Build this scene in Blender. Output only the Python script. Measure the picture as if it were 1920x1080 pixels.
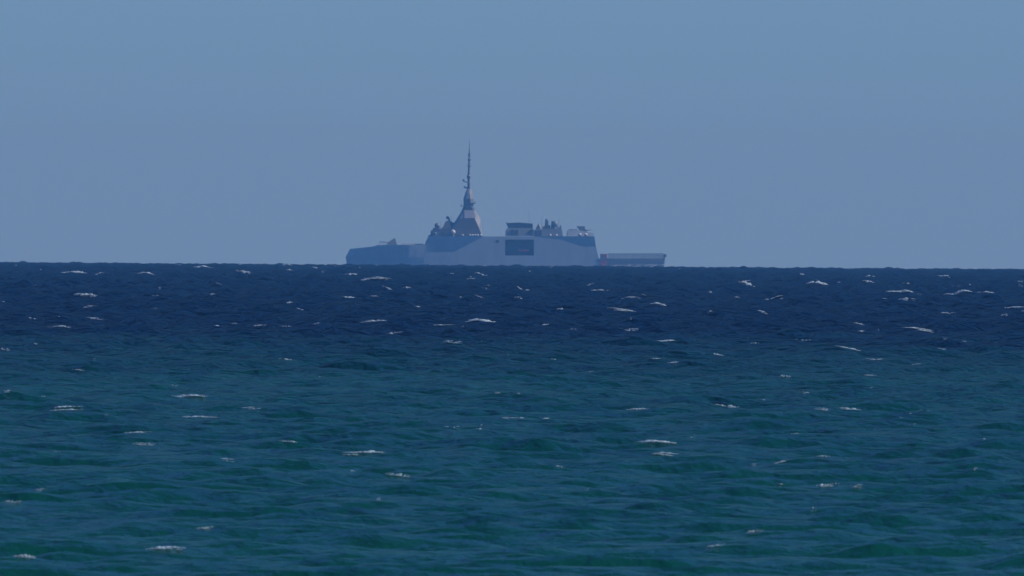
import bpy, math, random
import numpy as np
from mathutils import Matrix, Vector

scene = bpy.context.scene
for o in list(bpy.data.objects):
    bpy.data.objects.remove(o, do_unlink=True)
random.seed(7)
rng = np.random.default_rng(11)

# ------------------------------------------------------------------ camera
R_EARTH = 12.0e6            # radius with the strong refraction of cool sea air: the sea really curves away
CAM_H = 8.1                 # eye height above the water
D_SHIP = 22000.0
PX = 0.205 / 17000.0         # angle of one photograph pixel (1920 wide)
DIP = math.sqrt(2 * CAM_H / R_EARTH)
ROLL = math.radians(0.39)
PITCH = -(DIP + 37.8 * PX)
fwd = Vector((0, math.cos(PITCH), math.sin(PITCH)))
rt0 = Vector((1, 0, 0)); up0 = rt0.cross(fwd)
rt = rt0 * math.cos(ROLL) + up0 * math.sin(ROLL)
up = up0 * math.cos(ROLL) - rt0 * math.sin(ROLL)
cam_d = bpy.data.cameras.new('camera')
cam = bpy.data.objects.new('camera', cam_d)
scene.collection.objects.link(cam)
m = Matrix((rt, up, -fwd)).transposed().to_4x4()
m.translation = Vector((0, 0, CAM_H))
cam.matrix_world = m
cam_d.sensor_width = 36
cam_d.lens = 36 / (1920 * PX)
cam_d.clip_start = 1.0
cam_d.clip_end = 200000
cam_d.dof.use_dof = True; cam_d.dof.focus_distance = 4200; cam_d.dof.aperture_fstop = 24
scene.camera = cam

# ------------------------------------------------------------------ sky, sun, exposure
SUN_EL, SUN_AZ = math.radians(40), math.radians(92.2)     # azimuth clockwise from the view direction
w = bpy.data.worlds.new('World'); scene.world = w; w.use_nodes = True
nt = w.node_tree; nt.nodes.clear()
sky = nt.nodes.new('ShaderNodeTexSky'); sky.sky_type = 'NISHITA'; sky.sun_disc = False
sky.sun_elevation = SUN_EL; sky.sun_rotation = SUN_AZ
sky.altitude = 0; sky.air_density = 1.0; sky.dust_density = 0.3; sky.ozone_density = 4.0
tint = nt.nodes.new('ShaderNodeMix'); tint.data_type = 'RGBA'; tint.blend_type = 'MULTIPLY'
tint.inputs[0].default_value = 1.0; tint.inputs[7].default_value = (0.258, 0.490, 1.0, 1)
bg = nt.nodes.new('ShaderNodeBackground'); bg.inputs[1].default_value = 0.122
out = nt.nodes.new('ShaderNodeOutputWorld')
nt.links.new(sky.outputs[0], tint.inputs[6]); nt.links.new(tint.outputs[2], bg.inputs[0])
nt.links.new(bg.outputs[0], out.inputs[0])

sun_d = bpy.data.lights.new('sun', 'SUN'); sun_d.energy = 4.2; sun_d.angle = math.radians(0.53)
sun_d.color = (1.0, 0.985, 0.93)
sun = bpy.data.objects.new('sun', sun_d); scene.collection.objects.link(sun)
s_dir = Vector((math.cos(SUN_EL) * math.sin(SUN_AZ), math.cos(SUN_EL) * math.cos(SUN_AZ), math.sin(SUN_EL)))
sun.rotation_euler = s_dir.to_track_quat('Z', 'Y').to_euler()
sun.location = (200, 0, 200)

vs = scene.view_settings
scene.display_settings.display_device = 'sRGB'
vs.view_transform = 'Standard'; vs.look = 'None'; vs.exposure = 0.0; vs.gamma = 1.0
vs.use_curve_mapping = False
scene.cycles.volume_bounces = 0
scene.cycles.max_bounces = 6
scene.cycles.use_denoising = True

# ------------------------------------------------------------------ materials
def mat_base(name):
    mt = bpy.data.materials.new(name); mt.use_nodes = True
    return mt, mt.node_tree, mt.node_tree.nodes['Principled BSDF']

def paint(name, col, rough=0.55, var=0.10, scale=0.35):
    """matt ship paint with weathering: vertical streaks and cloudy fading"""
    mt, t, b = mat_base(name)
    tc = t.nodes.new('ShaderNodeTexCoord')
    mp = t.nodes.new('ShaderNodeMapping'); mp.inputs['Scale'].default_value = (1.0, 1.0, 0.25)
    n1 = t.nodes.new('ShaderNodeTexNoise'); n1.inputs['Scale'].default_value = scale; n1.inputs['Detail'].default_value = 4
    ra = t.nodes.new('ShaderNodeValToRGB')
    ra.color_ramp.elements[0].position = 0.3; ra.color_ramp.elements[1].position = 0.7
    ra.color_ramp.elements[0].color = tuple(c * (1 - var) for c in col) + (1,)
    ra.color_ramp.elements[1].color = tuple(min(1, c * (1 + var)) for c in col) + (1,)
    t.links.new(tc.outputs['Object'], mp.inputs[0]); t.links.new(mp.outputs[0], n1.inputs['Vector'])
    t.links.new(n1.outputs['Fac'], ra.inputs[0]); t.links.new(ra.outputs[0], b.inputs['Base Color'])
    b.inputs['Roughness'].default_value = rough
    return mt

M = {
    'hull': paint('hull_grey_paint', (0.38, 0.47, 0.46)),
    'dark': paint('dark_grey_paint', (0.065, 0.085, 0.10)),
    'bow': paint('bow_grey_paint', (0.29, 0.28, 0.25)),
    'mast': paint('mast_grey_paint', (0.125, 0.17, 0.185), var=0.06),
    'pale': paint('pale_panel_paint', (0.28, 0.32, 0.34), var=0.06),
    'deck': paint('nonskid_and_bay_shade', (0.09, 0.095, 0.1), 0.85),  # deck surface; the same dark tone puts shade into the boat bay
    'black': paint('black_and_shade_paint', (0.02, 0.033, 0.045), 0.7),  # black fittings; on the tower flanks it is painted shade
    'white': paint('white_gelcoat', (0.52, 0.55, 0.54), 0.35, 0.03),
    'dome': paint('radome_white', (0.62, 0.62, 0.62), 0.4, 0.03),
    'orange': paint('orange_rubber', (0.90, 0.10, 0.10), 0.5, 0.05),
    'red': paint('red_paint', (0.50, 0.10, 0.14), 0.5, 0.08),
    'metal': paint('dark_metal', (0.09, 0.10, 0.11), 0.5),
    'net': paint('grey_netting', (0.22, 0.235, 0.24), 0.8),
}

# ------------------------------------------------------------------ mesh helper
class MB:
    def __init__(self): self.v = []; self.f = []
    def add(self, vs_, fs_):
        k = len(self.v); self.v += [tuple(p) for p in vs_]; self.f += [tuple(i + k for i in f) for f in fs_]; return self
    def box(self, x0, x1, y0, y1, z0, z1, tx=0, ty=0):
        """box; tx, ty draw the top in on each side"""
        p = [(x0, y0, z0), (x1, y0, z0), (x1, y1, z0), (x0, y1, z0),
             (x0 + tx, y0 + ty, z1), (x1 - tx, y0 + ty, z1), (x1 - tx, y1 - ty, z1), (x0 + tx, y1 - ty, z1)]
        return self.add(p, [(3, 2, 1, 0), (4, 5, 6, 7), (0, 1, 5, 4), (1, 2, 6, 5), (2, 3, 7, 6), (3, 0, 4, 7)])
    def loft(self, rings, cap=True):
        n = len(rings[0]); vs_ = [p for r in rings for p in r]; fs_ = []
        for i in range(len(rings) - 1):
            for j in range(n):
                a, b = i * n + j, i * n + (j + 1) % n
                fs_.append((a, b, b + n, a + n))
        if cap:
            fs_.append(tuple(range(n - 1, -1, -1))); k = (len(rings) - 1) * n
            fs_.append(tuple(range(k, k + n)))
        return self.add(vs_, fs_)
    def tube(self, pts, radii, n=8):
        rings = []
        for i, p in enumerate(pts):
            p = Vector(p); a = Vector(pts[max(i - 1, 0)]); b = Vector(pts[min(i + 1, len(pts) - 1)])
            d = (b - a).normalized()
            u = d.cross(Vector((0, 1, 0.01))).normalized(); v = d.cross(u)
            r = radii[i] if isinstance(radii, (list, tuple)) else radii
            rings.append([p + (u * math.cos(k * 2 * math.pi / n) + v * math.sin(k * 2 * math.pi / n)) * r for k in range(n)])
        return self.loft(rings)
    def lathe(self, c, prof, n=16):
        """prof: (radius, z) about the vertical through c"""
        return self.loft([[(c[0] + r * math.cos(k * 2 * math.pi / n), c[1] + r * math.sin(k * 2 * math.pi / n), c[2] + z)
                           for k in range(n)] for r, z in prof])
    def ball(self, c, r, n=14, k=9, sz=1.0):
        return self.lathe(c, [(max(r * math.sin(math.pi * i / k), 0.01), -r * sz * math.cos(math.pi * i / k)) for i in range(k + 1)], n)
    def build(self, name, mat, parent=None, smooth=False, bevel=0.0):
        me = bpy.data.meshes.new(name); me.from_pydata(self.v, [], self.f); me.update()
        me.materials.append(mat)
        o = bpy.data.objects.new(name, me); scene.collection.objects.link(o)
        if smooth:
            me.polygons.foreach_set('use_smooth', [True] * len(me.polygons))
        if bevel:
            bm_ = o.modifiers.new('bevel', 'BEVEL'); bm_.width = bevel; bm_.segments = 2; bm_.limit_method = 'ANGLE'
        if parent: o.parent = parent
        return o

def tag(o, label=None, cat=None, group=None, kind=None):
    if label: o['label'] = label
    if cat: o['category'] = cat
    if group: o['group'] = group
    if kind: o['kind'] = kind
    return o

# ------------------------------------------------------------------ the sea: wave field
def make_waves():
    W = []
    def band(n, l0, l1, rms, key, spread):
        lam = np.exp(np.linspace(math.log(l0), math.log(l1), n)) * rng.uniform(0.93, 1.07, n)
        amp = lam ** 0.9; amp = amp / math.sqrt((amp ** 2).sum() / 2) * rms
        for L, A in zip(lam, amp):
            W.append((L, A, math.pi / 2 + 0.12 + rng.normal(0, spread), rng.uniform(0, 2 * math.pi), key))
    band(14, 16, 44, 0.23, 0, 0.40)      # offshore swell, grows with distance from the shore
    band(20, 6, 17, 0.20, 1, 0.5)       # wind waves
    band(30, 1.7, 6.0, 0.115, 2, 0.58)   # chop
    # short cross sea that breaks the crests into peaks
    for L, A in [(l, 0.0115 * l) for l in np.exp(np.linspace(math.log(1.2), math.log(9), 18))]:
        W.append((L * rng.uniform(.93, 1.07), A * 0.55, rng.choice([0, math.pi]) + rng.normal(0.1, 0.4), rng.uniform(0, 2 * math.pi), 3 if L > 5 else 4))
    for L in np.exp(np.linspace(math.log(7), math.log(20), 12)):
        W.append((L * rng.uniform(.93, 1.07), 0.0042 * L, rng.choice([0, math.pi]) + rng.normal(0.05, 0.2), rng.uniform(0, 2 * math.pi), 5))
    return W
WAVES = make_waves()

def growth(d, key):
    t = np.clip((d - 950) / 5500, 0, 1)
    if key == 0: return 0.10 + 0.90 * t
    if key == 5: return 0.06 + 0.94 * t
    if key == 4: return 0.45 + 0.9 * t
    if key == 3: return 0.35 + 3.4 * t
    if key == 1: return 0.38 + 0.93 * t
    return 1.0 + 0 * t

def displaced(x, y, sx, sy):
    """true position of the water particle at rest at x, y; sx, sy = grid step there (finer waves than the grid are left out)"""
    d = np.hypot(x, y)
    ox = np.zeros_like(x); oy = np.zeros_like(x); oz = np.zeros_like(x)
    gcache = {k: growth(d, k) for k in (0, 1, 2, 3, 4, 5)}
    for L, A, th, ph, key in WAVES:
        cx, cy = math.cos(th), math.sin(th); k = 2 * math.pi / L
        step = np.abs(cx) * sx + np.abs(cy) * sy
        att = np.clip((L / np.maximum(step, 1e-3) - 2.2) / 2.5, 0, 1)
        a = A * gcache[key] * att
        q = k * (cx * x + cy * y) + ph
        s = np.sin(q); c = np.cos(q)
        oz += a * s
        ox += 0.8 * cx * a * c; oy += 0.8 * cy * a * c
    px, py = x + ox, y + oy
    return px, py, oz - (px * px + py * py) / (2 * R_EARTH)

def row_step(d): return 0.75 * (d / 1000) ** 0.95
rows = list(np.linspace(2, 720, 60))
d = 722.0
while d < 15000:
    rows.append(d); d += row_step(d)
while d < 27000:
    rows.append(d); d *= 1.012
rows = np.array(rows)
HALF = 960 * PX * 1.18
cols = np.linspace(-HALF, HALF, 301)
side = HALF + np.array([0.0012, 0.003, 0.006, 0.012, 0.025, 0.05, 0.1, 0.18, 0.3, 0.45, 0.62, 0.8])
cols = np.concatenate([-side[::-1], cols, side])
U, Dm = np.meshgrid(np.tan(cols), rows)
X0 = U * Dm; Y0 = Dm
SX = np.gradient(np.tan(cols))[None, :] * Dm
SY = np.gradient(rows)[:, None] * np.ones_like(Dm)
GX, GY, GZ = displaced(X0, Y0, SX, SY)
nr, nc = GX.shape
co = np.stack([GX, GY, GZ], -1).reshape(-1, 3).astype(np.float32)
ii = np.arange(nr - 1)[:, None] * nc + np.arange(nc - 1)[None, :]
quads = np.stack([ii, ii + 1, ii + nc + 1, ii + nc], -1).reshape(-1, 4).astype(np.int32)
me = bpy.data.meshes.new('sea')
me.vertices.add(len(co)); me.vertices.foreach_set('co', co.ravel())
me.loops.add(quads.size); me.loops.foreach_set('vertex_index', quads.ravel())
me.polygons.add(len(quads))
me.polygons.foreach_set('loop_start', np.arange(0, quads.size, 4, dtype=np.int32))
me.polygons.foreach_set('use_smooth', np.ones(len(quads), dtype=bool))
me.update(calc_edges=True)
sea = bpy.data.objects.new('sea', me); scene.collection.objects.link(sea)
tag(sea, 'choppy sea, teal inshore and deep blue towards the horizon', 'sea', kind='structure')

# water: green over the shallow sand near the shore, deep blue beyond
mt, t, b = mat_base('sea_water')
geo = t.nodes.new('ShaderNodeNewGeometry')
sep = t.nodes.new('ShaderNodeSeparateXYZ'); t.links.new(geo.outputs['Position'], sep.inputs[0])
mp = t.nodes.new('ShaderNodeMapping'); mp.inputs['Scale'].default_value = (0.03, 0.004, 0.0)
t.links.new(geo.outputs['Position'], mp.inputs[0])
nz = t.nodes.new('ShaderNodeTexNoise'); nz.inputs['Scale'].default_value = 1.0; nz.inputs['Detail'].default_value = 3
t.links.new(mp.outputs[0], nz.inputs['Vector'])
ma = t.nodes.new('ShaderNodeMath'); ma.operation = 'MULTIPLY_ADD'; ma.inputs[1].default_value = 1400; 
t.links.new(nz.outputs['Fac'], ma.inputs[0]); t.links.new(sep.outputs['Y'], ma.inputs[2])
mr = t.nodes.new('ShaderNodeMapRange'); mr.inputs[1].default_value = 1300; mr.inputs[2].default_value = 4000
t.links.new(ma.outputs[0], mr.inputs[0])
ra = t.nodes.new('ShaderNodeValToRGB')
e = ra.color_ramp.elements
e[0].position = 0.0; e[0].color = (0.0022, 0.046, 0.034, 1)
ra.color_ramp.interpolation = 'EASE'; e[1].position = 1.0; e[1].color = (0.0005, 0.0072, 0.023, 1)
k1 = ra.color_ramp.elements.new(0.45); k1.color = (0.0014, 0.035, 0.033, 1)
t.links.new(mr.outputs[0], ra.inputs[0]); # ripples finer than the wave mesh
mp2 = t.nodes.new('ShaderNodeMapping'); mp2.inputs['Scale'].default_value = (0.5, 0.45, 0.6)
t.links.new(geo.outputs['Position'], mp2.inputs[0])
n2 = t.nodes.new('ShaderNodeTexNoise'); n2.inputs['Scale'].default_value = 1.0; n2.inputs['Detail'].default_value = 6; n2.inputs['Roughness'].default_value = 0.58
t.links.new(mp2.outputs[0], n2.inputs['Vector'])
bp = t.nodes.new('ShaderNodeBump'); bp.inputs['Strength'].default_value = 1.0; bp.inputs['Distance'].default_value = 0.33
mp3 = t.nodes.new('ShaderNodeMapping'); mp3.inputs['Scale'].default_value = (2.4, 1.1, 1.5); mp3.inputs['Rotation'].default_value = (0, 0, 0.15)
t.links.new(geo.outputs['Position'], mp3.inputs[0])
n3 = t.nodes.new('ShaderNodeTexNoise'); n3.inputs['Scale'].default_value = 1.0; n3.inputs['Detail'].default_value = 3
t.links.new(mp3.outputs[0], n3.inputs['Vector'])
hsum = t.nodes.new('ShaderNodeMath'); hsum.operation = 'MULTIPLY_ADD'; hsum.inputs[1].default_value = 0.32
t.links.new(n3.outputs['Fac'], hsum.inputs[0]); t.links.new(n2.outputs['Fac'], hsum.inputs[2])
# farther out the sea is rougher: waves between the mesh spacing and the ripples
mp4 = t.nodes.new('ShaderNodeMapping'); mp4.inputs['Scale'].default_value = (0.55, 0.22, 0.3)
t.links.new(geo.outputs['Position'], mp4.inputs[0])
n4 = t.nodes.new('ShaderNodeTexNoise'); n4.inputs['Scale'].default_value = 1.0; n4.inputs['Detail'].default_value = 3
t.links.new(mp4.outputs[0], n4.inputs['Vector'])
f4 = t.nodes.new('ShaderNodeMath'); f4.operation = 'MULTIPLY'; t.links.new(n4.outputs['Fac'], f4.inputs[0]); t.links.new(mr.outputs[0], f4.inputs[1])
h4 = t.nodes.new('ShaderNodeMath'); h4.operation = 'MULTIPLY_ADD'; h4.inputs[1].default_value = 5.0
t.links.new(f4.outputs[0], h4.inputs[0]); t.links.new(hsum.outputs[0], h4.inputs[2])
t.links.new(h4.outputs[0], bp.inputs['Height']); 
t.nodes.remove(b)
dif = t.nodes.new('ShaderNodeBsdfDiffuse'); glo = t.nodes.new('ShaderNodeBsdfGlossy'); glo.inputs['Roughness'].default_value = 0.09
fr = t.nodes.new('ShaderNodeFresnel'); fr.inputs['IOR'].default_value = 1.333
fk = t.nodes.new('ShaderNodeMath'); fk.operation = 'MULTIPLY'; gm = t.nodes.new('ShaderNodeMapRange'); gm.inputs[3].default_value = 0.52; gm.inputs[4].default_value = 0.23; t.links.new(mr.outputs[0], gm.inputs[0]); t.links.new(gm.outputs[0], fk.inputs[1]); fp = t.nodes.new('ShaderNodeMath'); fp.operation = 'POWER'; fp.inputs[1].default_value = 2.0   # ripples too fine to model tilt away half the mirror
mxs = t.nodes.new('ShaderNodeMixShader')
t.links.new(ra.outputs[0], dif.inputs['Color'])
for nd in (dif, glo, fr): t.links.new(bp.outputs[0], nd.inputs['Normal'])
t.links.new(fr.outputs[0], fp.inputs[0]); t.links.new(fp.outputs[0], fk.inputs[0]); t.links.new(fk.outputs[0], mxs.inputs[0])
t.links.new(dif.outputs[0], mxs.inputs[1]); t.links.new(glo.outputs[0], mxs.inputs[2])
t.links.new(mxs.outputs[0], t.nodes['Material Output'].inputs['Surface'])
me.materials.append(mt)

# ------------------------------------------------------------------ whitecaps
def pix_dir(px, py):
    v = fwd + rt * ((px - 960) * PX) - up * ((py - 540) * PX)
    return v.x / v.y, v.z / v.y          # sideways and upward slope of the ray

def crest_near(px, py):
    """the visible wave crest that shows closest to this place of the sea"""
    u, e = pix_dir(px, py)
    q = -e
    disc = q * q - 2 * CAM_H / R_EARTH
    df = (q - math.sqrt(disc)) * R_EARTH if disc > 0 else DIP * R_EARTH * 0.97
    lo, hi = df * 0.80, min(df * 1.25, 14500)
    ds = np.arange(lo, hi, row_step(df) * 0.5)
    sx = np.full_like(ds, 0.0001) * ds; sy = row_step(ds)
    X, Y, Z = displaced(u * ds, ds, sx, sy)
    el = (Z - CAM_H) / Y
    vis = el >= np.maximum.accumulate(el) - 1e-9
    crest = np.zeros_like(vis); crest[1:-1] = vis[1:-1] & (Z[1:-1] + Y[1:-1]**2/(2*R_EARTH) > 0) & ~vis[2:]
    idx = np.nonzero(crest)[0]
    if len(idx) == 0: idx = np.nonzero(vis)[0]
    j = idx[np.argmin(np.abs(el[idx] - e))]
    return u, ds[j]

fv, ff = [], []
ICO = None
def ico():
    p = (1 + 5 ** 0.5) / 2
    v = np.array([(-1, p, 0), (1, p, 0), (-1, -p, 0), (1, -p, 0), (0, -1, p), (0, 1, p), (0, -1, -p), (0, 1, -p),
                  (p, 0, -1), (p, 0, 1), (-p, 0, -1), (-p, 0, 1)], float)
    v /= np.linalg.norm(v[0])
    f = [(0, 11, 5), (0, 5, 1), (0, 1, 7), (0, 7, 10), (0, 10, 11), (1, 5, 9), (5, 11, 4), (11, 10, 2), (10, 7, 6), (7, 1, 8),
         (3, 9, 4), (3, 4, 2), (3, 2, 6), (3, 6, 8), (3, 8, 9), (4, 9, 5), (2, 4, 11), (6, 2, 10), (8, 6, 7), (9, 8, 1)]
    return v, np.array(f)
IV, IF = ico()
nfoam = 0
fcov = []
def lump(c, r, cover=1.0):
    global nfoam
    fcov.extend([cover] * 12)
    v = IV * (1 + rng.uniform(-0.28, 0.28, (12, 1))) * np.array(r) + np.array(c)
    fv.append(v); ff.append(IF + nfoam * 12); nfoam += 1

def whitecap(px, py, wpx, hpx, dens=1.0):
    u, d0 = crest_near(px, py)
    m_px = PX * d0
    hpx *= 0.8; wpx *= 0.88
    if py > 640: hpx *= 0.78
    W = wpx * m_px; H = hpx * m_px
    x0 = u * d0
    n = max(4, int(dens * (7 + wpx * 1.0)))
    skew = rng.normal(0, 0.12)
    strong = rng.uniform(0.35, 1.0) if wpx < 40 else rng.uniform(0.65, 1.0)
    # along the crest: clumps with gaps
    cl = rng.uniform(-0.5, 0.5, max(2, n // 7))
    xs = np.where(rng.random(n) < 0.65, cl[rng.integers(0, len(cl), n)] + rng.normal(0, 0.07, n), rng.uniform(-0.5, 0.5, n))
    xs = np.clip(xs, -0.55, 0.55)
    step = row_step(d0)
    for s in xs:
        x = x0 + s * W
        dd = d0 + np.arange(-8, 9) * step * 0.5 + skew * s * W
        X, Y, Z = displaced(np.full(17, x), dd, np.full(17, 0.0001 * d0), np.full(17, step))
        j = int(np.argmax((Z - CAM_H) / Y))
        j = max(0, j - int(rng.integers(0, 2)))
        env = max(0.25, 1 - (2 * s) ** 2)
        rx = max(W * rng.uniform(0.03, 0.11), m_px * 1.2)
        rz = H * rng.choice([0.10, 0.16, 0.22, 0.34], p=[.3, .35, .25, .1]) * rng.uniform(.8, 1.2) * env
        lump((X[j], Y[j], Z[j] + rz * rng.uniform(-0.3, 0.5)), (rx, max(rz * 2, rx * 0.6), rz), strong * rng.uniform(0.35, 1.0))

CAPS = [(145,510,60,9),(180,512,30,6),(275,511,45,6),(371,500,60,7),(459,510,34,9),(533,496,34,6),(590,502,26,5),(543,507,14,6),
 (160,552,55,9),(165,573,34,6),(120,612,60,8),(62,597,20,5),(178,595,40,6),(395,554,20,5),(290,553,18,5),(540,565,18,7),(568,580,16,8),
 (443,606,22,5),(487,609,30,5),(535,611,24,6),(412,611,14,5),(594,609,16,5),(540,669,38,5),(15,652,22,6),(150,689,24,6),(343,741,95,10),
 (115,767,90,9),(372,781,80,8),(465,764,48,6),(15,734,26,6),(245,806,80,11),(275,832,50,7),(545,834,44,7),(425,859,32,6),(70,916,28,7),
 (20,938,40,9),(382,987,36,10),(310,1032,80,12),(50,1043,52,18),(695,521,75,6),(660,514,32,5),(735,540,28,5),(763,537,20,5),(700,555,22,5),
 (841,511,18,5),(905,512,34,7),(880,522,26,5),(910,534,18,5),(655,557,30,6),(785,573,14,5),(903,556,20,5),(985,543,34,5),(970,558,18,5),
 (1105,533,24,5),(1125,543,48,6),(1172,557,64,5),(1240,570,44,7),(1180,582,76,5),(1213,553,12,5),(1047,577,16,5),(700,602,54,9),
 (908,601,80,11),(820,606,64,4),(1018,607,18,6),(1075,615,18,6),(1245,632,54,8),(735,622,34,5),(850,640,44,6),(1180,618,30,5),
 (930,736,22,6),(1105,697,16,5),(1040,670,12,5),(1230,673,22,6),(1260,682,24,6),(970,782,48,9),(1020,781,16,6),(850,801,20,6),
 (900,805,14,6),(685,850,84,12),(1190,765,48,7),(1225,829,80,11),(1245,850,64,7),(750,889,48,10),(1057,877,20,8),(712,935,10,6),
 (1405,531,48,13),(1395,527,22,6),(1533,531,54,10),(1340,548,28,7),(1450,559,44,6),(1327,582,16,6),(1435,586,28,6),(1385,557,20,5),
 (1505,515,14,5),(1630,527,28,7),(1632,517,24,5),(1700,533,16,6),(1690,548,70,6),(1792,548,68,8),(1770,516,42,7),(1850,548,38,7),
 (1912,525,20,6),(1697,560,38,6),(1775,586,32,6),(1895,576,44,6),(1880,590,20,5),(1720,617,78,6),(1615,605,24,5),(1618,623,14,6),
 (1505,633,24,6),(1415,640,24,5),(1600,653,64,6),(1770,653,26,5),(1350,667,24,6),(1630,701,34,6),(1640,672,38,6),(1475,703,24,10),
 (1715,680,22,5),(1372,754,46,8),(1545,767,34,7),(1600,765,48,10),(1730,768,38,6),(1300,818,22,5),(1450,867,44,9),(1410,871,14,6),
 (1545,910,34,15),(1470,908,32,9),(1570,908,20,8),(1605,912,30,8),(1515,735,34,5),(1850,822,12,6),(1485,810,20,6),(1545,848,30,6),
 (1830,873,16,6),(1410,998,38,12),(1335,1028,40,9),(1525,963,14,8)]
for c in CAPS:
    whitecap(*c)
for _ in range(100):                                # small breakers everywhere, most of them far out
    yy = 497 + 560 * rng.random() ** 3.6
    whitecap(rng.uniform(-60, 1980), yy, rng.uniform(4, 17), rng.uniform(3, 5), 0.5)

# ------------------------------------------------------------------ the frigate
S = 0.205
def X(px): return (px - 950) * S
WL = 512.5                                          # the true waterline, below the visible horizon
def Z(py): return (WL - py) * S
org = Vector((0, 0, CAM_H)) + (fwd + rt * ((950 - 960) * PX) - up * ((WL - 540) * PX)) * D_SHIP
ship = bpy.data.objects.new('frigate', None); scene.collection.objects.link(ship)
ship.empty_display_size = 20
sm = Matrix((rt, fwd, up)).transposed().to_4x4() @ Matrix.Rotation(math.radians(1.5), 4, 'Z')
sm = sm @ Matrix.Scale(D_SHIP * PX / S, 4)
sm.translation = org
ship.matrix_world = sm
tag(ship, 'grey naval frigate with tall pyramid mast, steaming along the horizon', 'warship')

HB = 8.85                                           # half beam
def lerp(tab, x):
    return float(np.interp(x, [a for a, _ in tab], [b for _, b in tab]))
deck_t = [(657, 466.5), (703, 461.8), (706, 460.2), (730, 459.2), (793, 458.6), (800, 458.6)]
beam_t = [(652, 0.15), (665, 1.9), (690, 4.9), (720, 7.5), (760, 8.58), (800, 8.69), (850, HB), (1125, HB), (1180, 8.7), (1247, 8.1)]

# fore hull: sharp reversed stem, flaring sections
mb = MB(); rings = []
for px in [654, 660, 668, 680, 695, 704, 707, 718, 730, 742, 754, 766, 780, 796]:
    bm_ = lerp(beam_t, px); zd = Z(lerp(deck_t, px))
    k = 1.0 if px > 660 else 0.0
    sh = lambda z: (-1.2 * max(0, 1 - abs(z - Z(482)) / 4.2)) * max(0, 1 - (px - 654) / 14) + (0.75 if z > Z(474) else 0) * max(0, 1 - (px - 654) / 14)
    tt = min(1, max(0, (px - 715) / 80))
    prof = [(-2.5, 0.72 + .2 * tt), (0.4, 0.84 + .155 * tt), (Z(482), 0.95 + .03 * tt), (zd - 1.2, 0.99 - .028 * tt), (zd, 1.0 - .042 * tt)]
    left = [(X(px) + sh(z), -bm_ * f, z) for z, f in prof]
    right = [(X(px) + sh(z), bm_ * f, z) for z, f in reversed(prof)]
    rings.append(left + right)
mb.loft(rings)
mb.build('bow_section', M['hull'], ship)

# midship side plating with the boat bay opening; z of the knuckle above which the walls lean in
knee = [(796, 473.2), (850, 472.4), (905, 443.6), (1000, 443.6), (1050, 449.5), (1086, 461), (1098, 463), (1121, 461.5)]
TOP = Z(443.2)
BAY = (946, 1000, 449.3, 479.0)
stations = sorted({796, 820, 850, 870, 890, 905, 925, 946, 965, 985, 1000, 1025, 1050, 1070, 1086, 1098, 1112})
def aft_x(z):                                       # raked aft end of the hangar block
    return X(lerp([(440, 1113), (462, 1116), (484, 1121.5), (520, 1126)], WL - z / S))
def fore_x(z):                                      # raked fore end
    return X(lerp([(440, 806), (444, 803), (454, 801), (462, 797), (476, 789), (520, 789)], WL - z / S))
def wall_y(z, px):
    zk = Z(lerp(knee, px))
    b0 = lerp(beam_t, px) - 0.02
    if z > zk + 0.001:
        return b0 - 0.03 * (TOP - 1.0) - 0.10 * (TOP - z)          # upper panels lean out
    return b0 - 0.03 * max(0, z - 1.0) - max(0, 1.0 - z) * 0.12
for sgn, nm in ((-1, 'side_plating'), (1, 'side_plating')):
    mb = MB()
    pts = [789] + stations + [1121]
    for a, c in zip(pts[:-1], pts[1:]):
        zs_a = [-2.5, 0.8, Z(479.0), Z(449.3)]
        def col(px):
            zk = Z(lerp(knee, max(796, px)))
            zz = [-2.5, 1.0]
            lv = [Z(479.0), Z(449.3)] if 946 <= px <= 1000 else [zk * 0.5 + 0.5, zk - 0.6]
            zz += [min(v, zk) for v in lv] + [zk]
            res = []
            for z in zz:
                xx = X(px)
                if px == 1121: xx = aft_x(z)
                if px == 789: xx = X(793)
                res.append((xx, sgn * wall_y(min(z, zk), px), z))
            return res
        A, C = col(a), col(c)
        for i in range(4):
            if sgn < 0 and a >= 946 and c <= 1000 and i == 2: continue
            q = [A[i], C[i], C[i + 1], A[i + 1]]
            mb.add(q if sgn < 0 else q[::-1], [(0, 1, 2, 3)])
    mb.build(nm, M['hull'], ship)
    # upper panels: above the knuckle the side leans out, so they stay out of the raking sun
    for span in ([796, 820, 850, 870, 890, 905], [1000, 1025, 1050, 1070, 1086, 1098, 1121]):
        mb = MB()
        for a, c in zip(span[:-1], span[1:]):
            def colu(px):
                zk = Z(lerp(knee, px)) - 0.01; res = []
                for z in (zk, max(zk + 0.01, TOP)):
                    xx = X(px)
                    if px == 1121: xx = aft_x(z)
                    if px == 796: xx = fore_x(z)
                    res.append((xx, sgn * (wall_y(z + 0.06, px) - 0.01), z))
                return res
            A, C = colu(a), colu(c)
            q = [A[0], C[0], C[1], A[1]]
            mb.add(q if sgn < 0 else q[::-1], [(0, 1, 2, 3)])
        mb.build('upper_panel', M['hull'], ship)
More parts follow.
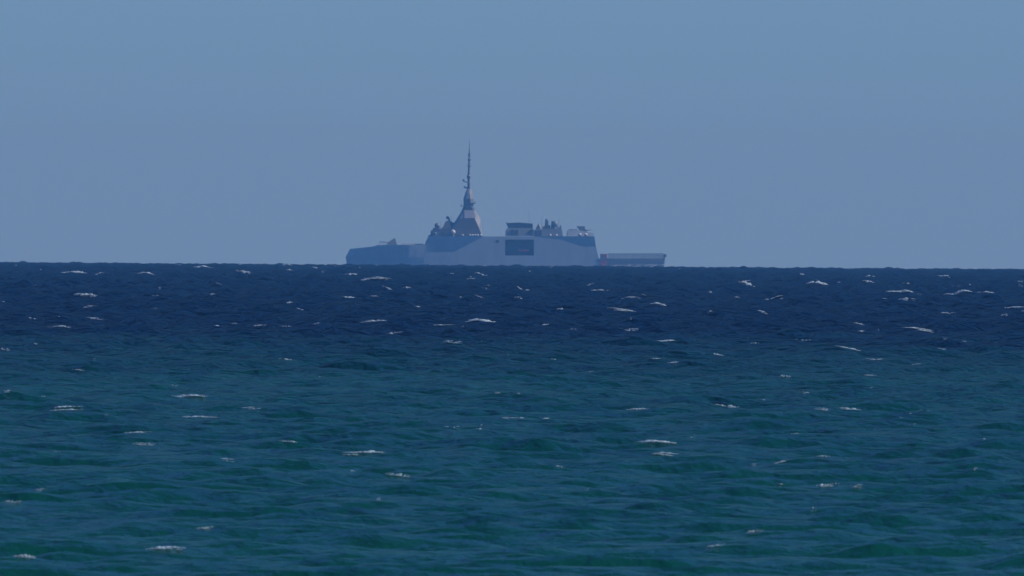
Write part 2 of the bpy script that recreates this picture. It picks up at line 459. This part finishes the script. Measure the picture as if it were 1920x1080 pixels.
# boat bay interior, its shade deepened by a darker colour
mb = MB()
x0, x1, z1, z0 = X(BAY[0]), X(BAY[1]), Z(BAY[2]), Z(BAY[3])
yi = -HB + 4.6
yo, yt = -wall_y(z0, 960) + 0.03, -wall_y(z1, 960) + 0.03
mb.add([(x0, yi, z0), (x1, yi, z0), (x1, yi, z1), (x0, yi, z1)], [(0, 1, 2, 3)])
mb.add([(x0, yo, z0), (x1, yo, z0), (x1, yi, z0), (x0, yi, z0)], [(0, 1, 2, 3)])
mb.add([(x0, yt, z1), (x1, yt, z1), (x1, yi, z1), (x0, yi, z1)], [(3, 2, 1, 0)])
mb.add([(x0, yo, z0), (x0, yi, z0), (x0, yi, z1), (x0, yt, z1)], [(0, 1, 2, 3)])
mb.add([(x1, yo, z0), (x1, yi, z0), (x1, yi, z1), (x1, yt, z1)], [(3, 2, 1, 0)])
bay = mb.build('boat_bay', M['deck'], ship)
for xx in (X(974), X(986)):
    mb = MB().box(xx - 0.12, xx + 0.12, -7.9, -5.9, z0 + 0.01, Z(473.6)).box(xx - 0.1, xx + 0.1, -7.9, -7.7, Z(473.6), Z(472.8)).box(xx - 0.1, xx + 0.1, -6.1, -5.9, Z(473.6), Z(472.8))
    mb.build('boat_cradle', M['metal'], bay)
MB().tube([(X(951), -6.2, z0 + 0.02), (X(951), -6.2, Z(455)), (X(955), -7.2, Z(451.5)), (X(966), -7.2, Z(451.5))], 0.16).build('davit', M['metal'], bay)
# small square port forward of the bay
MB().box(X(928.5), X(934.5), -wall_y(Z(452), 930) - 0.04, -wall_y(Z(452), 930) + 0.2, Z(455), Z(450)).build('shell_door', M['dark'], ship)

# front and aft closing walls, roof
mb = MB()
zs = [Z(460), Z(454), Z(444), TOP]
for za, zb in zip(zs[:-1], zs[1:]):
    ya, yb = wall_y(za, 797) - 0.12, wall_y(zb, 797) - 0.12
    mb.add([(fore_x(za), ya, za), (fore_x(za), -ya, za), (fore_x(zb), -yb, zb), (fore_x(zb), yb, zb)], [(0, 1, 2, 3)])
mb.build('front_wall', M['hull'], ship)
mb = MB()
zs = [-2.5, Z(485), Z(461.5), TOP]
for za, zb in zip(zs[:-1], zs[1:]):
    ya, yb = wall_y(za, 1121) - 0.06, wall_y(zb, 1121) - 0.06
    mb.add([(aft_x(za), -ya, za), (aft_x(za), ya, za), (aft_x(zb), yb, zb), (aft_x(zb), -yb, zb)], [(0, 1, 2, 3)])
aw = mb.build('hangar_wall', M['dark'], ship)
za, zb = Z(484.6), Z(456)
MB().add([(aft_x(za) + .05, -4.5, za), (aft_x(za) + .05, 3.5, za), (aft_x(zb) + .05, 3.5, zb), (aft_x(zb) + .05, -4.5, zb)], [(0, 1, 2, 3)]).build('hangar_door', M['hull'], aw)
mb = MB()
zt = TOP - 0.02
rf = [(803.5, 0), (850, 0), (905, 0), (1000, 0), (1050, 0), (1113, 0)]
port = [((fore_x(zt) if p == 803.5 else aft_x(zt) if p == 1113 else X(p)), -(wall_y(zt, max(796, p)) - 0.1), zt) for p, _ in rf]
star = [(a, -b_, c) for a, b_, c in port]
n = len(port)
mb.add(port + star, [(i, i + 1, n + i + 1, n + i) for i in range(n - 1)])
mb.build('superstructure_roof', M['deck'], ship)

# stern: flight deck
mb = MB(); rings = []
for px in (1119, 1150, 1200, 1235, 1245.5):
    bm_ = lerp(beam_t, px); zd = Z(485)
    dx = lambda z: (-0.5 * max(0, (zd - z)) / 6 if px > 1240 else 0)
    prof = [(-2.5, 0.8), (0.6, 0.93), (zd - 1.0, 0.99), (zd, 1.0)]
    rings.append([(X(px) + dx(z), -bm_ * f, z) for z, f in prof] + [(X(px) + dx(z), bm_ * f, z) for z, f in reversed(prof)])
mb.loft(rings); mb.build('stern_section', M['bow'], ship)
MB().box(X(1122), X(1245), -7.9, 7.9, Z(485) + 0.004, Z(485) + 0.05).build('flight_deck', M['deck'], ship)
# raised safety nets round the flight deck
npan = 9
xa, xb = X(1140), X(1243)
pl = (xb - xa) / npan
mb = MB()
for k in range(15):
    x = 0.1 + (pl - 0.2) * k / 14
    mb.box(x - 0.028, x + 0.028, -0.03, 0.03, 0.05, 1.95)
for k in range(13):
    z = 0.06 + 1.86 * k / 12
    mb.box(0.05, pl - 0.05, -0.035, -0.031 + 0.03, z - 0.026, z + 0.026)
mb.box(0, pl, -0.04, 0.04, 1.95, 2.0)
net0 = mb.build('safety_net', M['net'], ship)
net_me = net0.data
for sgn in (-1, 1):
    for i in range(npan):
        o = net0 if (sgn < 0 and i == 0) else net0.copy()
        if o is not net0: scene.collection.objects.link(o); o.parent = ship
        o.location = (xa + i * pl, sgn * 7.95, Z(485) + 0.04)
MB().box(X(1242.5), X(1246), -8.0, -7.2, Z(485), Z(476.2), 0.1, 0.1).box(X(1243), X(1248.5), -7.9, -7.3, Z(482), Z(477)).build('stern_post', M['dark'], ship)
# reddish gear stowed at the fore end of the flight deck
mb = MB().box(X(1124.5), X(1131), -8.3, -6.8, Z(485) + 0.05, Z(475.6)).box(X(1131.6), X(1137.5), -8.3, -6.9, Z(485) + 0.05, Z(476))
lk = mb.build('deck_locker', M['net'], ship, bevel=0.08)
MB().box(X(1130.8), X(1136.5), -8.42, -8.34, Z(482.5), Z(476.6)).build('red_panel', M['red'], lk)
MB().box(X(1125), X(1131), -8.9, -8.72, Z(500), Z(488.5)).box(X(1133), X(1138), -8.9, -8.72, Z(497), Z(489.5)).build('red_fender', M['red'], lk)

# foredeck: breakwater and gun
mb = MB()
mb.add([(X(704), -5.4, Z(461.5)), (X(724), -6.6, Z(459.6)), (X(724), -6.4, Z(458.2)), (X(706), -5.2, Z(459.6))], [(0, 1, 2, 3), (3, 2, 1, 0)])
mb.box(X(706), X(707), -5.2, 5.2, Z(461), Z(459.2))
mb.build('breakwater', M['bow'], ship)
mb = MB()
gx = lambda l: [(X(p), Z(q)) for p, q in l]
prof = gx([(724.5, 459.4), (728, 453.5), (733, 450.5), (738.5, 447.2), (741, 447), (742, 452), (744.2, 459.2)])
def wedge(prof, ylo, yhi):
    """faceted turret: profile in x, z; half width narrows from ylo at the bottom to yhi at the top"""
    zmin = min(z for _, z in prof); zmax = max(z for _, z in prof)
    f = lambda z: ylo + (yhi - ylo) * (z - zmin) / (zmax - zmin)
    return [[(x, -f(z), z) for x, z in prof], [(x, f(z), z) for x, z in prof]]
mb.loft(wedge(prof, 2.1, 0.8))
gun = mb.build('gun_turret', M['dark'], ship)
MB().tube([(X(729), -0.1, Z(454.6)), (X(720), -0.1, Z(453.6)), (X(711), -0.1, Z(453.4))], [0.24, 0.17, 0.12]).build('gun_barrel', M['mast'], gun, True)
MB().tube([(X(710), -2.4, Z(460)), (X(711), -2.4, Z(456)), (X(723), -2.4, Z(455.4)), (X(725), -2.4, Z(459))], 0.09, 6).build('barrel_rest', M['net'], gun)
mb = MB().box(X(752), X(790), -4.5, 4.5, Z(459.4), Z(457.6), 0.3, 0.3)
vls = mb.build('missile_hatch_deck', M['bow'], ship)
for i in range(4):
    MB().box(X(755 + i * 9), X(761.5 + i * 9), -3.6, 3.6, Z(457.6) + .004, Z(457.0)).build('hatch', M['dark'], vls)
MB().box(X(790), X(793.5), -5, 5, Z(460), Z(456.8), 0.1, 0.1).build('deck_coaming', M['bow'], ship)

# bridge block
mb = MB()
prof = gx([(807.5, 443.1), (808.2, 432.3), (812, 431), (834, 430.5), (852, 429), (858, 443.1)])
mb.loft(wedge(prof, 6.8, 6.0))
br = mb.build('bridge_house', M['black'], ship)
MB().box(X(811), X(824), -6.9, -6.2, Z(443.1), Z(434.8), 0, 0.1).build('bridge_wing', M['mast'], br)
MB().box(X(803), X(813), -6.6, 6.6, Z(443.1), Z(440.6), 0.3, 0.2).build('bridge_sill', M['dark'], br)
for i in range(3):
    MB().box(X(813 + i * 6.5), X(817.5 + i * 6.5), -6.75, -6.35, Z(439), Z(435.5)).build('window', M['black'], br)
for i in range(4):
    MB().box(X(826 + i * 6), X(828.5 + i * 6), -6.9, -6.75, Z(443), Z(437)).build('stanchion', M['mast'], br)
# satellite domes
def radome(px, py, r_px, ybase, zbase, y, mat='mast'):
    mb = MB().lathe((X(px), y, ybase), [(0.55 * r_px * S, 0), (0.4 * r_px * S, zbase - ybase)], 12)
    ped = mb.build('radome', M['mast'], ship)
    MB().ball((X(px), y, Z(py)), r_px * S).build('dome', M[mat], ped, True)
    return ped
radome(819.8, 423.2, 5.6, Z(431), Z(427), -3.2, 'mast')
radome(848.5, 435.3, 4.8, TOP, Z(438), -7.05, 'white')
radome(815, 437.5, 2.6, Z(441), Z(439), -7.1, 'mast')
radome(1040, 419.8, 5.7, Z(429), Z(424), -3.0, 'mast')
# lookout / director mount between bridge and mast
mb = MB()
prof = gx([(826, 431), (832, 424), (835, 416), (838.5, 413.5), (845, 414.5), (849, 417.5), (862, 417.5), (866, 431)])
mb.loft(wedge(prof, 4.2, 1.6))
dm = mb.build('director_house', M['black'], ship)
MB().tube([(X(842.6), 0, Z(415)), (X(842), 0, Z(411)), (X(840), 0, Z(408.2)), (X(836.5), 0, Z(408))], [0.35, 0.4, 0.55, 0.5], 8).build('director_head', M['black'], dm, True)

# small fittings round the mast foot
for px, py, h_ in ((811, 431.5, 3.2), (828, 430.6, 3.4), (830.5, 430.6, 2.2), (852, 418, 2.4), (857, 418, 1.6)):
    MB().box(X(px), X(px + 2.2), -2.6, -1.6, Z(py), Z(py - h_), .08, .1).build('deck_box', M['black'], br)
for px, y, top in ((826, 3.5, 411), (846.5, -1.2, 403), (832, -4.0, 420)):
    MB().tube([(X(px), y, Z(431)), (X(px), y, Z(top))], [.07, .03], 5).build('whip_aerial', M['metal'], br)
for px in (822, 834, 841, 857):
    MB().box(X(px), X(px + 3), -7.6, -6.95, TOP, TOP + .9, .05, .05).build('deck_box', M['dark'], br)
for i in range(10):
    px = random.uniform(808, 850); h_ = random.uniform(.5, 1.5); w_ = random.uniform(.35, .9); y = random.uniform(-6.2, -4.6)
    zb = Z(lerp([(807, 432.6), (834, 431), (853, 429.6)], px))
    MB().box(X(px), X(px) + w_, y, y + .7, zb, zb + h_, .08, .08).build('deck_box', M[random.choice(['black', 'dark', 'metal'])], br)
# main mast tower: faceted pyramid
def octo(py, x0, x1, cl, cr, hw, cy):
    """octagonal ring at height py: x0..x1 in photo pixels, cl / cr = corner cuts fore and aft, hw = half width, cy = cut across"""
    z = Z(py)
    return [(X(x0 + cl), -hw, z), (X(x1 - cr), -hw, z), (X(x1), -hw + cy, z), (X(x1), hw - cy, z),
            (X(x1 - cr), hw, z), (X(x0 + cl), hw, z), (X(x0), hw - cy, z), (X(x0), -hw + cy, z)]
mb = MB().loft([octo(443.1, 836, 904.3, 3, 1.0, 6.3, 0.4), octo(428, 845, 902.8, 5, 5.0, 4.9, 1.8),
                octo(411, 856, 901, 6, 10.6, 3.6, 2.3), octo(400, 863, 895.5, 4, 6.3, 2.9, 1.7), octo(393.8, 866.5, 890.5, 3, 2.5, 2.5, 1.0)])
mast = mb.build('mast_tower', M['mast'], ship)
# dark sheets over the tower's flanks, their black standing in for shade
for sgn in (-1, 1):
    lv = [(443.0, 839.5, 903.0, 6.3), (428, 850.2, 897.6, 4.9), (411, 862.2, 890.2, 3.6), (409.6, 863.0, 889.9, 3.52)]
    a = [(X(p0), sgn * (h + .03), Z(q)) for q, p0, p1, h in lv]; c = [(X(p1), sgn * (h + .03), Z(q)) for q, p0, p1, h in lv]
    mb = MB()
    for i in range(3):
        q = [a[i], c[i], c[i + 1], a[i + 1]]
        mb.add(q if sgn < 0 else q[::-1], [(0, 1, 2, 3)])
    mb.build('flank_shade', M['black'], mast)
    q = [(X(870), sgn * 3.56, Z(409.2)), (X(889.4), sgn * 3.56, Z(409.2)), (X(888), sgn * 2.62, Z(394.6)), (X(870.5), sgn * 2.62, Z(394.6))]
    q2 = [(x, y + sgn * 0.10, z) for x, y, z in q]
    MB().loft([q, q2] if sgn > 0 else [q[::-1], q2[::-1]]).build('radar_panel', M['pale'], mast)
mb = MB().loft([octo(393.8, 866, 889.8, 4, 4, 2.4, 0.9), octo(388.6, 868.5, 888.6, 4, 4, 2.2, 0.9)])
mb.build('mast_collar', M['black'], mast)
mb = MB().loft([octo(388.6, 869, 887.5, 4, 5, 1.9, .9), octo(372.5, 869.2, 888.2, 4, 6.5, 1.9, .9), octo(362, 872.3, 886.2, 3, 6, 1.4, .8), octo(353.8, 876, 883.6, 1.5, 3.4, 0.6, .3)])
mb.build('sensor_housing', M['mast'], mast)
mb = MB().add([(X(873.3), -1.93, Z(388)), (X(882.3), -1.93, Z(388)), (X(881.6), -1.93, Z(373)), (X(873.3), -1.93, Z(373))], [(0, 1, 2, 3)])
mb.build('housing_plate', M['dark'], mast)
MB().box(X(884), X(891.5), -1.9, -0.6, Z(382), Z(380.2)).box(X(889.6), X(890.6), -1.7, -1.2, Z(380.2), Z(377.5)).build('platform', M['metal'], mast)
MB().box(X(863.6), X(870.5), -1.6, -0.4, Z(387.2), Z(385.8)).box(X(863.6), X(865), -1.5, -0.9, Z(386), Z(383)).build('platform', M['metal'], mast)
pole = MB().tube([(X(878.6), 0, Z(356)), (X(878.8), 0, Z(335)), (X(879.6), 0, Z(305)), (X(880.1), 0, Z(284)), (X(880.6), 0, Z(261))],
                 [0.52, 0.42, 0.33, 0.20, 0.045], 8).build('antenna_pole', M['metal'], ship, True)
for py, hw_, hz in ((343, .5, .5), (331.5, .75, .9), (325, .55, .5), (318, .45, .4), (311, .85, .25), (306, .5, .35), (299.5, .55, .5), (292, .42, .35), (288, .35, .3), (270, .2, .35), (276.5, .12, .2)):
    x = X(lerp([(261, 880.6), (284, 880.1), (305, 879.6), (335, 878.8), (356, 878.6)], py))
    MB().lathe((x, 0, Z(py) - hz), [(hw_ * .55, 0), (hw_, hz * .5), (hw_, hz * 1.4), (hw_ * .5, hz * 2)], 10).build('antenna_ring', M['metal'], pole)
for py, l, r in ((331, 3.6, 2.8), (311, 4, 4.4), (299, 2.6, 3.4), (290, 2.6, 2.8), (321, 2.8, 1.5), (344, 1.8, 2.6)):
    x = X(879.4)
    MB().box(x - l * S, x + r * S, -0.12, 0.12, Z(py) - 0.14, Z(py) + 0.14).build('crossarm', M['metal'], pole)
MB().tube([(X(877.5), 0, Z(341.5)), (X(872), 0, Z(341)), (X(868.8), 0, Z(339)), (X(867.2), 0, Z(337.5)), (X(871), 0, Z(336.8))], [.22, .2, .26, .2, .14], 6).build('arm_aerial', M['metal'], pole, True)
MB().tube([(X(877.5), 0, Z(353)), (X(872), 0, Z(351.4)), (X(869.6), 0, Z(350))], [.26, .36, .3], 6).build('arm_aerial', M['metal'], pole, True)

# life raft canisters on the roof edge
for px in (866.5, 880, 885, 890, 894.5, 900.5):
    y = -wall_y(TOP, min(904, px)) + 0.55
    MB().tube([(X(px - 1.9), y, TOP + .42), (X(px - 1.5), y, TOP + .42), (X(px + 1.5), y, TOP + .42), (X(px + 1.9), y, TOP + .42)], [.28, .42, .42, .28], 10).build('life_raft_canister', M['white'], ship, True)

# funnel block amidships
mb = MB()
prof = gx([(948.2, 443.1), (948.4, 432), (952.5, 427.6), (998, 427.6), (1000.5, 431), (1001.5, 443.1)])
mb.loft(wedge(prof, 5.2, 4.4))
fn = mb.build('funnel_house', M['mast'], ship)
mb = MB()
prof = gx([(953.5, 427.6), (949.0, 417.4), (952.5, 418.2), (973, 417.2), (998, 419.2), (998.5, 427.6)])
mb.loft(wedge(prof, 4.3, 4.2))
mb.build('funnel_cap', M['black'], fn)
for px in (957, 965):
    MB().box(X(px), X(px + 6), -5.15, -4.7, Z(441), Z(431)).build('louvre', M['dark'], fn)
MB().box(X(993), X(999.5), -5.15, -4.6, Z(442), Z(431)).build('louvre', M['dark'], fn)
MB().tube([(X(992), 1, Z(418.6)), (X(992), 1, Z(394))], [.06, .03], 5).build('whip_aerial', M['metal'], fn)
# aft sensor deck
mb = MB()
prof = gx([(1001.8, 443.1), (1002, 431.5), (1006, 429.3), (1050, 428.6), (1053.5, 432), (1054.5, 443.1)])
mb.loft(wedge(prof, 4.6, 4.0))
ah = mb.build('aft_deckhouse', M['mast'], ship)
MB().box(X(1004), X(1015), -4.75, -4.2, Z(443.1), Z(432)).build('vent_box', M['dark'], ah)
mb = MB().lathe((X(1010.2), -2, Z(429.6)), [(1.25, 0), (.75, 1.1), (.16, 2.2)], 4); mb.build('aerial_cone', M['metal'], ah)
prof = gx([(1019.8, 429.2), (1021.6, 421), (1022.5, 410.4), (1025.5, 411), (1028, 414.5), (1028, 429.2)])
MB().loft(wedge(prof, .8, .4)).build('exhaust_fin', M['metal'], ah)
mb = MB().box(X(1032.5), X(1041), -2.2, -0.9, Z(429.2), Z(414.6), .25, .2); mb.build('director_box', M['dark'], ah)
prof = gx([(1048.5, 429), (1050.4, 421.5), (1051.4, 422), (1053, 430)])
MB().loft(wedge(prof, .5, .2)).build('aerial_cone', M['metal'], ah)
for px in (1031, 1042.5):
    MB().ball((X(px), -6.3, TOP + .45), .45, 10, 6).build('deck_light', M['dome'], ah, True)
for px, py, h_ in ((1006, 429.3, 2.4), (1017, 429.2, 3.2), (1029.5, 429, 5.0), (1046, 428.8, 3.0)):
    MB().box(X(px), X(px + 2.4), -3.4, -2.4, Z(py), Z(py - h_), .1, .1).build('deck_box', M['metal'], ah)
for px, y, top in ((1016, 1.5, 404), (1048, 2, 408)):
    MB().tube([(X(px), y, Z(429)), (X(px), y, Z(top))], [.07, .03], 5).build('whip_aerial', M['metal'], ah)
for i in range(9):
    px = random.uniform(1003, 1050); h_ = random.uniform(.5, 1.6); w_ = random.uniform(.35, .9); y = random.uniform(-3.8, -1.0)
    MB().box(X(px), X(px) + w_, y, y + .6, Z(430), Z(429) + h_, .08, .08).build('deck_box', M[random.choice(['black', 'dark', 'metal'])], ah)
for i in range(5):
    px = 1065 + i * 3.4; h_ = random.uniform(.3, .9)
    MB().box(X(px), X(px) + .5, -4.4, -3.7, Z(432.4), Z(431.8) + h_, .05, .05).build('deck_box', M['dark'], ah)
# hangar roof: low box, launcher and remote gun
mb = MB()
prof = gx([(1063, 443.1), (1063.6, 432), (1084, 431.6), (1106, 436), (1112, 437.4), (1113.4, 443.1)])
mb.loft(wedge(prof, 5.6, 5.2))
hr = mb.build('hangar_roof_house', M['hull'], ship)
mb = MB()
prof = gx([(1083, 426.8), (1080.6, 424.2), (1096.2, 424.2), (1096.6, 428), (1100.5, 433.5), (1098, 437), (1090, 437), (1086, 431.5)])
mb.loft(wedge(prof, 1.5, 1.1))
ln = mb.build('missile_launcher', M['dark'], ship)
MB().tube([(X(1097), -1, Z(432.4)), (X(1104), -1, Z(431.4)), (X(1112), -1, Z(431.2))], [.24, .15, .11], 8).build('launcher_barrel', M['metal'], ln, True)
for px in (1086, 1097.5):
    y = -wall_y(TOP, 1090) + .7
    MB().tube([(X(px - 3), y, TOP + .62), (X(px - 2.3), y, TOP + .62), (X(px + 2.3), y, TOP + .62), (X(px + 3), y, TOP + .62)], [.35, .6, .6, .35], 10).build('life_raft_canister', M['white'], ship, True)

# rigid inflatable in the boat bay: its own thing
boat = bpy.data.objects.new('inflatable_boat', None); scene.collection.objects.link(boat)
boat.matrix_world = sm @ Matrix.Translation((X(981), -6.9, Z(472.9))) @ Matrix.Scale(1.12, 4)
tag(boat, 'small orange-red inflatable boat stowed in the frigate side bay', 'boat')
mb = MB()
for sgn in (-1, 1):
    mb.tube([(1.95, sgn * .8, .55), (.4, sgn * .85, .5), (-1.0, sgn * .75, .55), (-1.8, sgn * .25, .72), (-1.9, 0, .74)], [.3, .32, .32, .3, .28], 8)
mb.build('buoyancy_tube', M['orange'], boat, True)
MB().loft([[(-1.7, -.1, .4), (-1.7, .1, .4), (-1.7, .05, .3)], [(-.8, -.7, .5), (-.8, .7, .5), (-.8, 0, .06)], [(1.9, -.8, .5), (1.9, .8, .5), (1.9, 0, .02)]]).build('keel', M['metal'], boat)
MB().box(0, .5, -.3, .3, .3, 1.1, .1, .05).build('console', M['orange'], boat)
MB().box(1.8, 2.2, -.2, .2, .4, 1.15, .05, .05).build('outboard_motor', M['black'], boat)

# pale foam lumps added to imitate the mirage strip of sky under the stern
sm_inv = sm
for i in range(110):
    px = rng.uniform(1120, 1262)
    zloc = Z(rng.uniform(495.5, 506) + (2 if px > 1250 else 0))
    p = sm @ Vector((X(px), -HB - rng.uniform(0.3, 3.0), zloc))
    lump(tuple(p), (rng.uniform(.3, 1.1), rng.uniform(.4, .9), rng.uniform(.15, .4)), rng.uniform(.1, .35))

# ------------------------------------------------------------------ foam mesh
fvv = np.concatenate(fv); fff = np.concatenate(ff)
fm = bpy.data.meshes.new('sea_foam'); fm.from_pydata(fvv.tolist(), [], fff.tolist()); fm.update()
fm.polygons.foreach_set('use_smooth', [True] * len(fm.polygons))
mt, t, b = mat_base('foam')
n1 = t.nodes.new('ShaderNodeTexNoise'); n1.inputs['Scale'].default_value = 3.0; n1.inputs['Detail'].default_value = 3
ra = t.nodes.new('ShaderNodeValToRGB')
ra.color_ramp.elements[0].position = 0.35; ra.color_ramp.elements[0].color = (0.55, 0.63, 0.64, 1)
ra.color_ramp.elements[1].position = 0.62; ra.color_ramp.elements[1].color = (0.82, 0.93, 0.95, 1)
geo = t.nodes.new('ShaderNodeNewGeometry'); t.links.new(geo.outputs['Position'], n1.inputs['Vector'])
t.links.new(n1.outputs['Fac'], ra.inputs[0]); t.links.new(ra.outputs[0], b.inputs['Base Color'])
b.inputs['Roughness'].default_value = 0.9
tr = t.nodes.new('ShaderNodeBsdfTranslucent'); mxs = t.nodes.new('ShaderNodeMixShader'); mxs.inputs[0].default_value = 0.55
t.links.new(ra.outputs[0], tr.inputs[0]); t.links.new(b.outputs[0], mxs.inputs[1]); t.links.new(tr.outputs[0], mxs.inputs[2])
# thin foam lets the water show through
at = t.nodes.new('ShaderNodeAttribute'); at.attribute_name = 'cover'
trn = t.nodes.new('ShaderNodeBsdfTransparent'); mx2 = t.nodes.new('ShaderNodeMixShader')
nb = t.nodes.new('ShaderNodeTexNoise'); nb.inputs['Scale'].default_value = 1.6; nb.inputs['Detail'].default_value = 4; nb.inputs['Roughness'].default_value = 0.7
t.links.new(geo.outputs['Position'], nb.inputs['Vector'])
rb = t.nodes.new('ShaderNodeMapRange'); rb.inputs[1].default_value = 0.32; rb.inputs[2].default_value = 0.50; t.links.new(nb.outputs['Fac'], rb.inputs[0])
mb_ = t.nodes.new('ShaderNodeMath'); mb_.operation = 'MULTIPLY'; t.links.new(rb.outputs[0], mb_.inputs[0]); t.links.new(at.outputs['Fac'], mb_.inputs[1])
t.links.new(mb_.outputs[0], mx2.inputs[0]); t.links.new(trn.outputs[0], mx2.inputs[1]); t.links.new(mxs.outputs[0], mx2.inputs[2])
t.links.new(mx2.outputs[0], t.nodes['Material Output'].inputs['Surface'])
ca = fm.attributes.new('cover', 'FLOAT', 'POINT'); ca.data.foreach_set('value', np.array(fcov, dtype=np.float32))
fm.materials.append(mt)
fo = bpy.data.objects.new('sea_foam', fm); scene.collection.objects.link(fo)
tag(fo, 'white foam of scattered whitecaps breaking on the wave crests', 'foam', kind='stuff')

# ------------------------------------------------------------------ haze
HX, HZ0, HZ1 = 30500, -72.0, 56.0
hz = MB().box(-HX, HX, -300, 28500, HZ0, HZ1).build('haze', M['net'])
hz.data.materials.clear()
mt = bpy.data.materials.new('haze_air'); mt.use_nodes = True; t = mt.node_tree; t.nodes.clear()
pv = t.nodes.new('ShaderNodeVolumePrincipled')
pv.inputs['Color'].default_value = (0.27, 0.68, 1.0, 1)
pv.inputs['Absorption Color'].default_value = (1, 1, 1, 1)
pv.inputs['Density'].default_value = 3.0e-5
pv.inputs['Anisotropy'].default_value = 0.66
om = t.nodes.new('ShaderNodeOutputMaterial'); t.links.new(pv.outputs[0], om.inputs['Volume'])
hz.data.materials.append(mt)
tag(hz, 'pale blue haze over the sea veiling the distant frigate', 'haze', kind='stuff')
print('SEA verts', len(co), 'tris', len(quads) * 2, 'foam tris', len(fff), 'z min', co[:, 2].min(), 'top', (sm @ Vector((0, 0, Z(261)))).z)
